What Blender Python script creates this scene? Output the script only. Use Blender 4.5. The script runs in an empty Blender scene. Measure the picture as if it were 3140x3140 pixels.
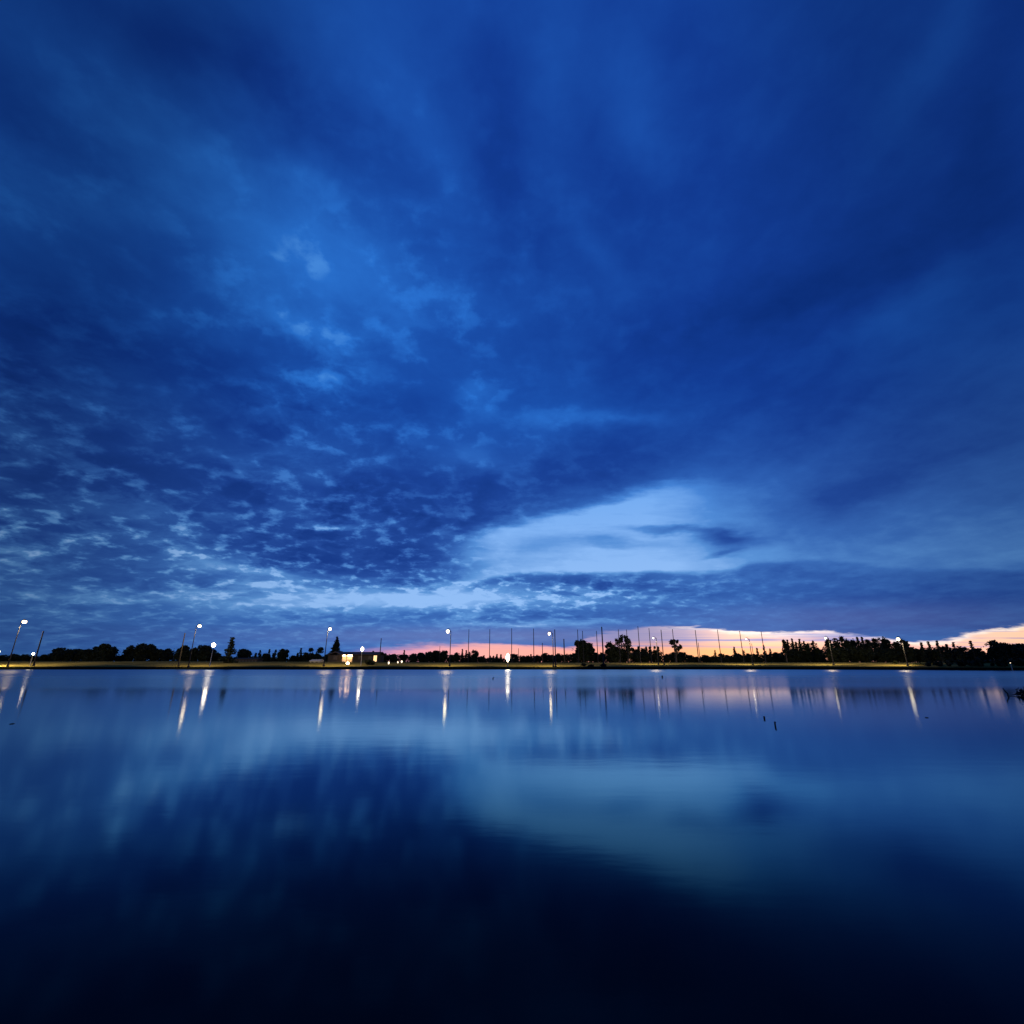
import bpy, bmesh, math, random
import numpy as np
from mathutils import Vector, Matrix, noise as mnoise

R = math.radians
sc = bpy.context.scene
col = sc.collection
random.seed(11)

# ------------------------------------------------------------------ camera
F = 1450.0                      # focal length in pixels of the 3140 px frame
ROW_H = 2033.0                  # row of the horizon
PITCH = math.atan((ROW_H - 1570) / F)
CAM_Z = 1.7
cam = bpy.data.cameras.new('camera')
cam.sensor_width = 36.0
cam.lens = F / 3140 * 36.0
cam.clip_start = 0.05
cam.clip_end = 9000
camo = bpy.data.objects.new('camera', cam)
col.objects.link(camo)
camo.location = (0, 0, CAM_Z)
camo.rotation_euler = (R(90) + PITCH, 0, 0)
sc.camera = camo

sc.view_settings.view_transform = 'Standard'
sc.view_settings.look = 'None'
sc.view_settings.exposure = 0
sc.view_settings.gamma = 1
sc.view_settings.use_curve_mapping = False
try:
    sc.cycles.use_denoising = True
    sc.cycles.denoiser = 'OPENIMAGEDENOISE'
    sc.cycles.max_bounces = 6
    sc.cycles.sample_clamp_indirect = 6.0
except Exception:
    pass

CP, SP = math.cos(PITCH), math.sin(PITCH)


def ray(px, py):
    """direction seen at a point of the 3140 px frame, forward (y) component = 1"""
    X, Y = (px - 1570) / F, (1570 - py) / F
    d = Vector((X, CP - Y * SP, SP + Y * CP))
    return d


def at(px, py, depth):
    d = ray(px, py)
    return Vector((0, 0, CAM_Z)) + d * (depth / d.y)


def lin(c):
    out = []
    for v in c[:3]:
        v = v / 255.0
        out.append(v / 12.92 if v <= 0.04045 else ((v + 0.055) / 1.055) ** 2.4)
    return (out[0], out[1], out[2], 1.0)


# ------------------------------------------------------------------ world: dusk sky with layered cloud
world = bpy.data.worlds.new('World')
sc.world = world
world.use_nodes = True
NT = world.node_tree
for n in list(NT.nodes):
    NT.nodes.remove(n)


class S:
    """a float socket with arithmetic"""
    def __init__(self, sock):
        self.s = sock

    def _m(self, op, *o, clamp=False):
        n = NT.nodes.new('ShaderNodeMath')
        n.operation = op
        n.use_clamp = clamp
        NT.links.new(self.s, n.inputs[0])
        for i, v in enumerate(o):
            if isinstance(v, S):
                NT.links.new(v.s, n.inputs[i + 1])
            else:
                n.inputs[i + 1].default_value = v
        return S(n.outputs[0])

    def __add__(self, o): return self._m('ADD', o)
    def __sub__(self, o): return self._m('SUBTRACT', o)
    def __mul__(self, o): return self._m('MULTIPLY', o)
    def __truediv__(self, o): return self._m('DIVIDE', o)
    __radd__ = __add__
    __rmul__ = __mul__
    def __neg__(self): return self._m('MULTIPLY', -1.0)
    def mad(self, a, b): return self._m('MULTIPLY_ADD', a, b)
    def clamp(self): return self._m('ADD', 0.0, clamp=True)
    def abs(self): return self._m('ABSOLUTE')
    def max(self, o): return self._m('MAXIMUM', o)
    def pw(self, o): return self._m('POWER', o)

    def ss(self, a, b, lo=0.0, hi=1.0):
        n = NT.nodes.new('ShaderNodeMapRange')
        n.interpolation_type = 'SMOOTHSTEP'
        NT.links.new(self.s, n.inputs[0])
        n.inputs[1].default_value = a
        n.inputs[2].default_value = b
        n.inputs[3].default_value = lo
        n.inputs[4].default_value = hi
        return S(n.outputs[0])


def vmath(op, a, b=None, out=0):
    n = NT.nodes.new('ShaderNodeVectorMath')
    n.operation = op
    NT.links.new(a, n.inputs[0])
    if b is not None:
        if isinstance(b, (tuple, list)):
            n.inputs[1].default_value = b
        else:
            NT.links.new(b, n.inputs[1])
    return n.outputs[out]


def vscale(a, f):
    n = NT.nodes.new('ShaderNodeVectorMath')
    n.operation = 'SCALE'
    NT.links.new(a, n.inputs[0])
    if isinstance(f, S):
        NT.links.new(f.s, n.inputs['Scale'])
    else:
        n.inputs['Scale'].default_value = f
    return n.outputs[0]


def combine(x, y, z=0.0):
    n = NT.nodes.new('ShaderNodeCombineXYZ')
    for i, v in enumerate((x, y, z)):
        if isinstance(v, S):
            NT.links.new(v.s, n.inputs[i])
        else:
            n.inputs[i].default_value = v
    return n.outputs[0]


def noise(vec, scale, detail=4, rough=0.5, dims='3D', color=False, distort=0.0):
    n = NT.nodes.new('ShaderNodeTexNoise')
    n.noise_dimensions = dims
    NT.links.new(vec, n.inputs['Vector'])
    n.inputs['Scale'].default_value = scale
    n.inputs['Detail'].default_value = detail
    n.inputs['Roughness'].default_value = rough
    n.inputs['Distortion'].default_value = distort
    if color:
        return n.outputs['Color']
    return S(n.outputs[0])


def ramp(fac, stops, interp='LINEAR'):
    n = NT.nodes.new('ShaderNodeValToRGB')
    cr = n.color_ramp
    cr.interpolation = interp
    while len(cr.elements) < len(stops):
        cr.elements.new(0.5)
    for e, (p, c) in zip(cr.elements, stops):
        e.position = p
        e.color = lin(c)
    NT.links.new(fac.s, n.inputs[0])
    return n.outputs[0]


def mixc(fac, a, b, mode='MIX'):
    n = NT.nodes.new('ShaderNodeMix')
    n.data_type = 'RGBA'
    n.blend_type = mode
    n.clamp_factor = True
    if isinstance(fac, S):
        NT.links.new(fac.s, n.inputs[0])
    else:
        n.inputs[0].default_value = fac
    for k, v in ((6, a), (7, b)):
        if isinstance(v, tuple):
            n.inputs[k].default_value = v
        else:
            NT.links.new(v, n.inputs[k])
    return n.outputs[2]


tc = NT.nodes.new('ShaderNodeTexCoord')
DIR = vmath('NORMALIZE', tc.outputs['Generated'])
sep = NT.nodes.new('ShaderNodeSeparateXYZ')
NT.links.new(DIR, sep.inputs[0])
dx, dy, dz = (S(sep.outputs[i]) for i in range(3))
zpos = dz.max(0.0)
# flat cloud deck seen in perspective
inv = (zpos + 0.07)
P = combine(dx / inv, dy / inv, 0.0)
# low sky: tangent coordinates, mirrored behind the viewer
ya = dy.abs().max(0.08)
U = dx / ya
V = dz / ya

# warp of the cloud shapes (rags and tatters), coarse + fine, flattened towards the horizon
wn = noise(P, 1.3, 5, 0.6, color=True)
wv = vmath('SUBTRACT', wn, (0.5, 0.5, 0.5))
wamp = (zpos * 0.34 + 0.012)
WD = vmath('ADD', DIR, vmath('MULTIPLY', vscale(wv, wamp), (1.0, 1.0, 0.9)))
K = 3140 / 1932.0


def pxdir(x, y):
    d = ray(x * K, y * K)
    return d.normalized()


def blob(x, y, rx, ry, ang=0, src=None):
    c = pxdir(x, y)
    a = R(ang)
    e1 = pxdir(x + rx * math.cos(a), y + rx * math.sin(a)) - c
    e2 = pxdir(x - ry * math.sin(a), y + ry * math.cos(a)) - c
    e1 = e1 - c * e1.dot(c)
    l1 = e1.length
    X = e1.normalized()
    e2 = e2 - c * e2.dot(c) - X * e2.dot(X)
    l2 = e2.length
    Y = e2.normalized()
    Z = X.cross(Y)
    m = Matrix((X, Y, Z)).transposed()
    n = NT.nodes.new('ShaderNodeMapping')
    n.vector_type = 'TEXTURE'
    NT.links.new(src or WD, n.inputs[0])
    n.inputs['Location'].default_value = c
    n.inputs['Rotation'].default_value = m.to_euler('XYZ')
    n.inputs['Scale'].default_value = (l1, l2, 1.0)
    d2 = S(vmath('DOT_PRODUCT', n.outputs[0], n.outputs[0], out=1))
    p = NT.nodes.new('ShaderNodeMath')
    p.operation = 'POWER'
    p.inputs[0].default_value = math.exp(-0.8)
    NT.links.new(d2.s, p.inputs[1])
    return S(p.outputs[0])


def row_v(y):           # 1932-frame row -> tangent height v
    d = ray(1570, y * K)
    return d.z / d.y


def col_u(x, y=1200):
    d = ray(x * K, y * K)
    return d.x / d.y


U0, U1 = -1.3, 1.3
UN = (U - U0) / (U1 - U0)


def edge(pts, vmax):
    """curve v(u) through (x, y) points of the 1932 frame"""
    n = NT.nodes.new('ShaderNodeFloatCurve')
    cu = n.mapping.curves[0]
    q = [((col_u(x, y) - U0) / (U1 - U0), max(row_v(y), 0) / vmax) for x, y in pts]
    q.sort()
    cu.points[0].location = q[0]
    cu.points[1].location = q[-1]
    for p in q[1:-1]:
        cu.points.new(*p)
    for p in cu.points:
        p.handle_type = 'AUTO_CLAMPED'
    n.mapping.update()
    NT.links.new(UN.s, n.inputs['Value'])
    return S(n.outputs[0]) * vmax


# ---- t : how light the cloud is (0 thick and dark, 1 thin gap)
t = noise(P, 0.55, 6, 0.55).mad(0.42, 0.46 - 0.21)
# soft fibres running away from the viewer
fib = noise(vmath('MULTIPLY', P, (2.6, 0.8, 1.0)), 1.0, 5, 0.55)
t = t + fib.mad(0.22, -0.11)

BLOBS = [
    (1450, 260, 560, 330, 0, -.13), (1000, 200, 300, 260, 0, -.04), (1350, 500, 500, 300, 0, -.08), (330, 330, 300, 140, 20, .04), (660, 440, 280, 180, 30, .04),
    # x, y, rx, ry, angle, weight
    (0, 20, 230, 130, 20, -.16), (450, 115, 330, 62, 33, -.30), (95, 205, 150, 55, 38, -.22),
    (330, 215, 300, 38, 33, .07), (500, 420, 240, 130, 20, .10), (620, 490, 180, 90, 20, .14),
    (790, 285, 120, 38, 55, .16), (560, 600, 110, 26, 25, .22), (655, 505, 120, 50, 25, .08),
    (850, 540, 80, 36, 25, .12), (210, 490, 140, 55, -30, -.14), (60, 612, 170, 48, 10, -.30),
    (950, 280, 190, 50, 78, -.16), (880, 60, 110, 40, 20, .06), (1060, 120, 150, 45, 88, .08),
    (1210, 210, 95, 50, 60, .20), (1130, 450, 80, 26, 60, .14), (1410, 235, 50, 34, 0, .06),
    (1755, 130, 130, 36, -66, .12), (1895, 240, 260, 75, 92, -.16), (1600, 500, 420, 62, -28, -.16),
    (1260, 610, 280, 60, -12, -.15), (1720, 570, 190, 50, -28, .12), (1730, 620, 110, 60, 0, .10),
    (1830, 780, 220, 90, 0, -.08), (1480, 760, 330, 90, 0, -.09), (1240, 720, 160, 60, 0, -.05),
    (1010, 905, 340, 46, -10, -.26), (700, 955, 240, 50, 12, -.20), (560, 770, 180, 60, 0, -.08),
    (760, 1055, 190, 32, 4, -.34), (560, 1050, 150, 30, 10, -.16), (915, 745, 40, 40, 0, .16),
    (900, 850, 70, 26, 20, .22), (1080, 792, 110, 20, 8, .24), (1210, 806, 70, 15, 4, .18),
    (620, 722, 70, 16, 20, .20), (700, 700, 60, 22, 10, .10), (300, 690, 150, 45, 5, -.10),
    (80, 900, 130, 45, 0, -.15), (110, 1000, 160, 22, 4, -.12), (30, 1040, 55, 12, 5, .40), (250, 860, 420, 160, 5, -.10), (50, 755, 150, 60, 10, -.30), (0, 690, 80, 40, 0, -.2),
    (400, 1056, 130, 22, 17, .34), (225, 965, 190, 24, 15, .22), (130, 1010, 70, 12, 8, .2), (1500, 640, 500, 130, -18, -.08), (1300, 300, 260, 260, 0, -.05), (520, 1080, 120, 9, 6, .30),
    (170, 800, 180, 45, 15, .10), (560, 872, 80, 22, 10, .16), (900, 990, 70, 20, -15, -.10),
    (560, 545, 380, 200, 25, .06), (1010, 1000, 120, 26, -16, -.0), (1720, 860, 320, 60, 0, -.03), (250, 920, 500, 140, 5, -.10), (720, 1135, 420, 14, 0, .25),
]
def after(vec, val):
    """the same vector, evaluated only once val is known (keeps the shader's stack small)"""
    n = NT.nodes.new('ShaderNodeVectorMath')
    n.operation = 'MULTIPLY_ADD'
    NT.links.new(val.s, n.inputs[0])
    n.inputs[1].default_value = (1e-9, 1e-9, 1e-9)
    NT.links.new(vec, n.inputs[2])
    return n.outputs[0]


WD0 = WD
for ib, b in enumerate(BLOBS):
    if ib % 10 == 9:
        WD = after(WD0, t)
    if b[5]:
        hi = 0.80 if b[1] < 620 else 0.85
        t = blob(*b[:5]).mad(b[5] * hi, t)

# broken puffs of altocumulus, thick enough to look less foreshortened
inv2 = (zpos + 0.24)
P2 = combine(dx / inv2, dy / inv2, 0.0)
w2 = vmath('SUBTRACT', noise(P2, 4.0, 4, 0.6, color=True), (0.5, 0.5, 0.5))
cellw = vmath('ADD', vmath('MULTIPLY', P2, (1.0, 1.25, 1.0)), vscale(w2, 0.30))
vor = NT.nodes.new('ShaderNodeTexVoronoi')
vor.feature = 'SMOOTH_F1'
vor.inputs['Scale'].default_value = 6.5
vor.inputs['Smoothness'].default_value = 0.22
NT.links.new(cellw, vor.inputs['Vector'])
cells = S(vor.outputs['Distance'])
fine = noise(cellw, 5.0, 6, 0.62)
finer = noise(P2, 14.0, 4, 0.55)
m_cells = (blob(230, 880, 560, 210, 8, src=DIR) + blob(560, 1010, 330, 90, 8, src=DIR) * 0.6
           + blob(760, 640, 330, 260, 10, src=DIR) * 0.75 + blob(420, 480, 330, 160, 20, src=DIR) * 0.3 + blob(1050, 1120, 300, 40, 0, src=DIR) * 0.6)
m_cells = m_cells.clamp()
patch = noise(P2, 2.2, 3, 0.5).ss(0.40, 0.62, 0.25, 1.0)
low_deck = dz.ss(0.05, 0.50, 1.0, 0.30)
cell_t = (cells.ss(0.28, 0.66, -0.10, 0.32) * patch + fine.ss(0.46, 0.66, -0.10, 0.26) * patch + cells.ss(0.34, 0.58) * finer.ss(0.46, 0.66, -0.08, 0.40)) * low_deck
t = t + cell_t * m_cells * 1.12
t = t + fine.mad(0.26, -0.13) * 0.8 + finer.mad(0.12, -0.06)

# ---- the long opening in the deck and the cloud bank below it
rag = noise(combine(U * 9.0, V * 30.0, 3.0), 1.0, 6, 0.6)
ragb = noise(combine(U * 3.0, V * 9.0, 7.0), 1.0, 4, 0.5)
vr = V + rag.mad(0.05, -0.025) + ragb.mad(0.06, -0.03)
VM = 0.8
top_e = edge([(560, 1118), (700, 1112), (780, 1060), (840, 1012), (920, 985), (1010, 968), (1100, 940),
              (1200, 920), (1300, 903), (1450, 905), (1600, 935), (1750, 930), (1932, 915)], VM)
bot_e = edge([(560, 1150), (700, 1150), (850, 1120), (930, 1095), (1050, 1085), (1200, 1084), (1380, 1082),
              (1420, 1066), (1550, 1062), (1700, 1075), (1932, 1082)], VM)
below_top = (top_e - vr)
softw = UN.ss(0.60, 0.72)       # the upper edge dissolves into rain veils to the right
g_crisp = below_top.ss(-0.008, 0.035)
g_soft = below_top.ss(-0.10, 0.26)
g_top = g_crisp * (softw * -1.0 + 1.0) + g_soft * softw * 0.8
vr2 = V + rag.mad(0.018, -0.009)
g_bot = (vr2 - bot_e).ss(-0.004, 0.012)
gx = U.ss(col_u(790), col_u(960))
veil = noise(combine(U * 16.0 + V * 9.0, V * 1.6, 1.0), 1.0, 4, 0.5)
gap = g_top * g_bot * gx * (UN.ss(0.64, 0.80, 1.0, 0.54))
gap = gap * (softw * veil.mad(0.5, -0.40) + 1.0)
gtex = noise(combine(U * 3.2, V * 22.0, 6.0), 1.0, 6, 0.62)
t = t * (gap * -0.8 + 1.0) + gap * (gtex.ss(0.30, 0.70, 0.84, 0.98))
# clear strip below the deck on the left
t = blob(700, 1134, 400, 16, 0, src=DIR).mad(.30, t)
t = blob(880, 1118, 150, 15, 0, src=DIR).mad(.30, t)
t = blob(560, 1106, 160, 6, 4).mad(.20, t)
# wisps inside the opening
for b in [(1270, 1006, 90, 7, 2, -.34), (1375, 1018, 42, 17, 0, -.40), (1365, 1046, 26, 6, -10, -.30), (1150, 1024, 70, 7, 2, -.20),
          (1000, 1040, 80, 24, -8, -.14), (1590, 930, 120, 44, -25, -.22), (1930, 1080, 200, 20, 0, -.10),
          (1000, 1178, 130, 5, 0, .35), (1130, 1172, 60, 4, 0, .25), (1800, 1180, 160, 8, 0, -.1)]:
    t = blob(*b[:5]).mad(b[5], t)
# bank under the opening, pricked with small holes
bank = (bot_e - vr2).ss(-0.004, 0.02) * U.ss(col_u(860), col_u(1060))
holes = noise(combine(U * 26.0, V * 95.0, 2.0), 1.0, 3, 0.6).ss(0.62, 0.76)
hm = blob(1100, 1132, 230, 22, 0, src=DIR) + blob(900, 1140, 90, 30, 0, src=DIR)
t = t - bank * 0.08
t = t + holes * hm.clamp() * 0.55
strat = noise(combine(U * 2.2, V * 42.0, 5.0), 1.0, 4, 0.5)
t = t + strat.mad(0.14, -0.04) * V.ss(0.02, 0.16, 1.0, 0.0)
t = blob(120, 1140, 330, 16, 0, src=DIR).mad(-.14, t)
t = blob(100, 1200, 400, 20, 0, src=DIR).mad(-.05, t)
t = blob(1700, 1140, 380, 30, 0, src=DIR).mad(-.12, t)

t = t.clamp()
high = ramp(t, [(0.0, (8, 40, 112)), (0.25, (18, 59, 146)), (0.5, (27, 81, 172)), (0.75, (42, 114, 210)), (1.0, (84, 156, 238))])
low = ramp(t, [(0.0, (26, 62, 142)), (0.25, (40, 80, 160)), (0.5, (62, 112, 188)), (0.75, (94, 150, 216)), (1.0, (146, 190, 246))])
el = dz.ss(0.10, 0.52)
skyc = mixc(el, low, high)
# mauve near the horizon
mauve = (blob(1000, 1200, 400, 16, 0, src=DIR) * 0.55 + blob(1600, 1165, 420, 24, 0, src=DIR) * 0.26)
skyc = mixc(mauve.clamp(), skyc, lin((122, 134, 188)))
# warm light pouring in low under the cloud edge
E3 = lambda pts: edge([(x / K, y / K) for x, y in pts], 0.12)
warm_e = E3([(-300, 2032), (800, 2030), (1000, 2012), (1100, 1994), (1200, 1985), (1300, 1975), (1440, 1972), (1560, 1975),
             (1680, 1982), (1745, 1984), (1775, 1975), (1790, 1952), (1830, 1944), (1920, 1930), (2000, 1926), (2100, 1923), (2250, 1928), (2400, 1938),
             (2480, 1936), (2600, 1944), (2700, 1950), (2780, 1966), (2900, 1956), (2980, 1937), (3050, 1927), (3140, 1922)])
wrag = noise(combine(U * 5.0, V * 45.0, 9.0), 1.0, 5, 0.6)
wrag2 = noise(combine(U * 22.0, V * 160.0, 4.0), 1.0, 4, 0.6)
vw = V + wrag.mad(0.030, -0.015) + wrag2.mad(0.018, -0.009)
wleft = U.ss(col_u(800), col_u(1000), 1.0, 0.0)
warm = ((warm_e - vw).ss(-0.006, 0.014) * wleft + (warm_e - vw).ss(-0.0025, 0.0055) * (wleft * -1.0 + 1.0)) * U.ss(col_u(620), col_u(740))
streak = noise(combine(U * 3.2, V * 170.0, 11.0), 1.0, 5, 0.6)
UW = (U - col_u(600)) / (col_u(1932) - col_u(600))
wlow = ramp(UW, [(0.0, (150, 130, 180)), (0.10, (214, 148, 176)), (0.24, (252, 172, 160)), (0.40, (255, 170, 150)), (0.56, (250, 178, 118)),
                 (0.70, (250, 170, 136)), (0.84, (244, 172, 160)), (1.0, (250, 184, 152))])
whigh = ramp(UW, [(0.0, (150, 130, 180)), (0.2, (236, 176, 178)), (0.34, (176, 150, 186)), (0.42, (140, 138, 182)), (0.52, (176, 158, 182)), (0.60, (250, 198, 164)),
                  (0.80, (246, 198, 180)), (1.0, (255, 202, 166))])
hfac = V.ss(row_v(2000 / K), row_v(1955 / K))
wc = mixc(hfac, wlow, whigh)
wc = mixc(streak.ss(0.52, 0.66) * 0.85 * V.ss(row_v(2000 / K), row_v(1975 / K)), wc, lin((142, 138, 186)))
rim = (warm_e - vw).ss(0.012, 0.002) * UW.ss(0.45, 0.6)
wc = mixc(rim * 0.7, wc, lin((255, 246, 236)))
grey = blob(1590, 1201, 150, 7, 0, src=DIR) + streak.ss(0.46, 0.60) * 0.45 * hfac
wc = mixc(grey * 0.75, wc, lin((118, 126, 180)))
wc = vscale(wc, UW.ss(0.45, 0.62) * 0.42 + 1.14)
skyc = mixc(warm, skyc, wc)
# lens vignette put into the sky colour: darker towards the sides
side = U.abs().ss(0.45, 1.25, 1.0, 0.66)
side = side * U.ss(-1.05, -0.1, 0.76, 1.0)
side = side.max(V.ss(0.02, 0.07, 0.95, 0.0) * U.ss(0.2, 0.8))
skyv = vscale(skyc, side)
bg = NT.nodes.new('ShaderNodeBackground')
NT.links.new(skyv, bg.inputs['Color'])
bg.inputs['Strength'].default_value = 1.0
wo = NT.nodes.new('ShaderNodeOutputWorld')
NT.links.new(bg.outputs[0], wo.inputs['Surface'])
world.cycles.sampling_method = 'MANUAL'
world.cycles.sample_map_resolution = 512


# ------------------------------------------------------------------ materials
def mat(name, color, rough=0.8, var=0.25, scale=3.0, metal=0.0, bump=0.0, emit=None, estr=0.0):
    m = bpy.data.materials.new(name)
    m.use_nodes = True
    nt = m.node_tree
    b = nt.nodes['Principled BSDF']
    b.inputs['Roughness'].default_value = rough
    b.inputs['Metallic'].default_value = metal
    b.inputs['Specular IOR Level'].default_value = 0.1
    tcn = nt.nodes.new('ShaderNodeTexCoord')
    nz = nt.nodes.new('ShaderNodeTexNoise')
    nz.inputs['Scale'].default_value = scale
    nz.inputs['Detail'].default_value = 5
    nt.links.new(tcn.outputs['Object'], nz.inputs['Vector'])
    cr = nt.nodes.new('ShaderNodeValToRGB')
    cr.color_ramp.elements[0].position = 0.3
    cr.color_ramp.elements[1].position = 0.7
    cr.color_ramp.elements[0].color = tuple(c * (1 - var) for c in color) + (1,)
    cr.color_ramp.elements[1].color = tuple(min(1, c * (1 + var)) for c in color) + (1,)
    nt.links.new(nz.outputs[0], cr.inputs[0])
    nt.links.new(cr.outputs[0], b.inputs['Base Color'])
    if bump:
        bp = nt.nodes.new('ShaderNodeBump')
        bp.inputs['Strength'].default_value = bump
        nt.links.new(nz.outputs[0], bp.inputs['Height'])
        nt.links.new(bp.outputs[0], b.inputs['Normal'])
    if emit:
        b.inputs['Emission Color'].default_value = tuple(emit) + (1,)
        b.inputs['Emission Strength'].default_value = estr
    return m


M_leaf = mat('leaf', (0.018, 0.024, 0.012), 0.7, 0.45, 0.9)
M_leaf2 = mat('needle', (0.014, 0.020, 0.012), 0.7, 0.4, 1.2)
M_bark = mat('bark', (0.09, 0.07, 0.05), 0.9, 0.35, 6, bump=0.4)
M_steel = mat('dark_steel', (0.018, 0.018, 0.022), 0.7, 0.2, 8)
M_wood = mat('weathered_wood', (0.028, 0.024, 0.02), 0.85, 0.3, 9, bump=0.3)
M_wet = mat('wet_wood', (0.035, 0.03, 0.025), 0.5, 0.4, 14, bump=0.5)
M_roof = mat('dark_roof_tile', (0.05, 0.045, 0.045), 0.8, 0.3, 5, bump=0.3)
M_wall = mat('plaster_wall', (0.045, 0.038, 0.03), 0.85, 0.15, 2)
M_cream = mat('terrace_glow_plaster', (0.62, 0.52, 0.40), 0.85, 0.08, 2)  # far paler than the house walls, terrace glow put into the colour
M_pale = mat('pale_cladding', (0.45, 0.42, 0.34), 0.8, 0.1, 3)
M_shut = mat('dark_shutter', (0.08, 0.07, 0.06), 0.7, 0.2, 4)
M_glass = mat('lit_window_pane', (0.5, 0.4, 0.25), 0.3, 0.2, 3, emit=(1.0, 0.62, 0.28), estr=1.6)
M_glow = mat('terrace_lamp', (0.8, 0.7, 0.5), 0.4, 0.05, 3, emit=(1.0, 0.60, 0.28), estr=30)
LAMP_COL = (1.0, 0.72, 0.38)
M_bulb = mat('lamp_glass', (0.8, 0.8, 0.8), 0.3, 0.02, 3, emit=LAMP_COL, estr=13)
M_bulb_faint = mat('faint_lamp_glass', (0.8, 0.8, 0.8), 0.3, 0.02, 3, emit=(1.0, 0.80, 0.48), estr=7)  # weaker emission for the two lamps by the wood
M_bulb_mid = mat('path_lamp_glass', (0.8, 0.8, 0.8), 0.3, 0.02, 3, emit=(1.0, 0.82, 0.54), estr=18)
M_bulb_dim = mat('hooded_lamp_glass', (0.8, 0.8, 0.8), 0.3, 0.02, 3, emit=(1.0, 0.82, 0.56), estr=30)
M_bulb_small = mat('lantern_glass', (0.8, 0.8, 0.8), 0.3, 0.02, 3, emit=(1.0, 0.78, 0.5), estr=2.5)


def water_mat():
    m = bpy.data.materials.new('lake_water')
    m.use_nodes = True
    nt = m.node_tree
    nt.nodes.remove(nt.nodes['Principled BSDF'])
    dif = nt.nodes.new('ShaderNodeBsdfDiffuse')
    dif.inputs['Color'].default_value = (0.0010, 0.0060, 0.0040, 1)
    b = nt.nodes.new('ShaderNodeBsdfGlossy')
    b.distribution = 'BECKMANN'
    b.inputs['Color'].default_value = (0.86, 0.96, 0.97, 1)
    fr = nt.nodes.new('ShaderNodeFresnel')
    fr.inputs['IOR'].default_value = 1.333
    fc = nt.nodes.new('ShaderNodeFloatCurve')
    cu = fc.mapping.curves[0]
    cu.points[0].location = (0.0, 0.0)
    cu.points[1].location = (1.0, 0.68)
    for q in ((0.06, 0.022), (0.085, 0.035), (0.12, 0.075), (0.19, 0.235), (0.35, 0.54), (0.6, 0.62)):
        cu.points.new(*q)
    for q in cu.points:
        q.handle_type = 'AUTO_CLAMPED'
    fc.mapping.update()
    nt.links.new(fr.outputs[0], fc.inputs['Value'])
    tint = nt.nodes.new('ShaderNodeValToRGB')      # steep rays pick up the blue of the deep water
    tint.color_ramp.elements[0].position = 0.10
    tint.color_ramp.elements[0].color = (0.28, 0.70, 0.84, 1)
    tint.color_ramp.elements[1].position = 0.75
    tint.color_ramp.elements[1].color = (0.90, 0.93, 1.0, 1)
    te = tint.color_ramp.elements.new(0.35)
    te.color = (0.54, 0.84, 0.96, 1)
    nt.links.new(fr.outputs[0], tint.inputs[0])
    nt.links.new(tint.outputs[0], b.inputs['Color'])
    ms = nt.nodes.new('ShaderNodeMixShader')
    nt.links.new(fc.outputs[0], ms.inputs[0])
    nt.links.new(dif.outputs[0], ms.inputs[1])
    nt.links.new(b.outputs[0], ms.inputs[2])
    nt.links.new(ms.outputs[0], nt.nodes['Material Output'].inputs[0])
    g = nt.nodes.new('ShaderNodeNewGeometry')
    sp = nt.nodes.new('ShaderNodeSeparateXYZ')
    nt.links.new(g.outputs['Position'], sp.inputs[0])

    def n_(tp, **k):
        n = nt.nodes.new(tp)
        for a, v in k.items():
            setattr(n, a, v)
        return n
    mp = n_('ShaderNodeMapping')
    mp.inputs['Scale'].default_value = (0.02, 0.05, 1)
    nt.links.new(g.outputs['Position'], mp.inputs[0])
    nz = n_('ShaderNodeTexNoise')
    nz.inputs['Scale'].default_value = 1.0
    nz.inputs['Detail'].default_value = 3
    nt.links.new(mp.outputs[0], nz.inputs['Vector'])
    # breeze reaches the far half of the lake, the near half lies in the lee
    ad = n_('ShaderNodeMath', operation='MULTIPLY_ADD')
    nt.links.new(nz.outputs[0], ad.inputs[0])
    ad.inputs[1].default_value = 7.0
    nt.links.new(sp.outputs[1], ad.inputs[2])
    far = n_('ShaderNodeMapRange', interpolation_type='SMOOTHSTEP')
    far.inputs[1].default_value = 33
    far.inputs[2].default_value = 44
    far.inputs[3].default_value = 0.0
    far.inputs[4].default_value = 1.0
    nt.links.new(ad.outputs[0], far.inputs[0])
    rg = n_('ShaderNodeMapRange')
    rg.inputs[3].default_value = 0.10
    rg.inputs[4].default_value = 0.23
    nt.links.new(far.outputs[0], rg.inputs[0])
    chop = n_('ShaderNodeMapRange', interpolation_type='SMOOTHSTEP')
    chop.inputs[1].default_value = 50
    chop.inputs[2].default_value = 105
    chop.inputs[3].default_value = 0.0
    chop.inputs[4].default_value = 0.13
    nt.links.new(ad.outputs[0], chop.inputs[0])
    lee = n_('ShaderNodeMapRange', interpolation_type='SMOOTHSTEP')
    lee.inputs[1].default_value = 6
    lee.inputs[2].default_value = 17
    lee.inputs[3].default_value = -0.012
    lee.inputs[4].default_value = 0.0
    nt.links.new(ad.outputs[0], lee.inputs[0])
    r0 = n_('ShaderNodeMath', operation='ADD')
    nt.links.new(rg.outputs[0], r0.inputs[0])
    nt.links.new(lee.outputs[0], r0.inputs[1])
    rg = r0
    rs = n_('ShaderNodeMath', operation='ADD')
    nt.links.new(rg.outputs[0], rs.inputs[0])
    nt.links.new(chop.outputs[0], rs.inputs[1])
    rg = rs
    # patches
    mp2 = n_('ShaderNodeMapping')
    mp2.inputs['Scale'].default_value = (0.12, 0.5, 1)
    nt.links.new(g.outputs['Position'], mp2.inputs[0])
    nz2 = n_('ShaderNodeTexNoise')
    nz2.inputs['Detail'].default_value = 4
    nz2.inputs['Scale'].default_value = 1.0
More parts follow.
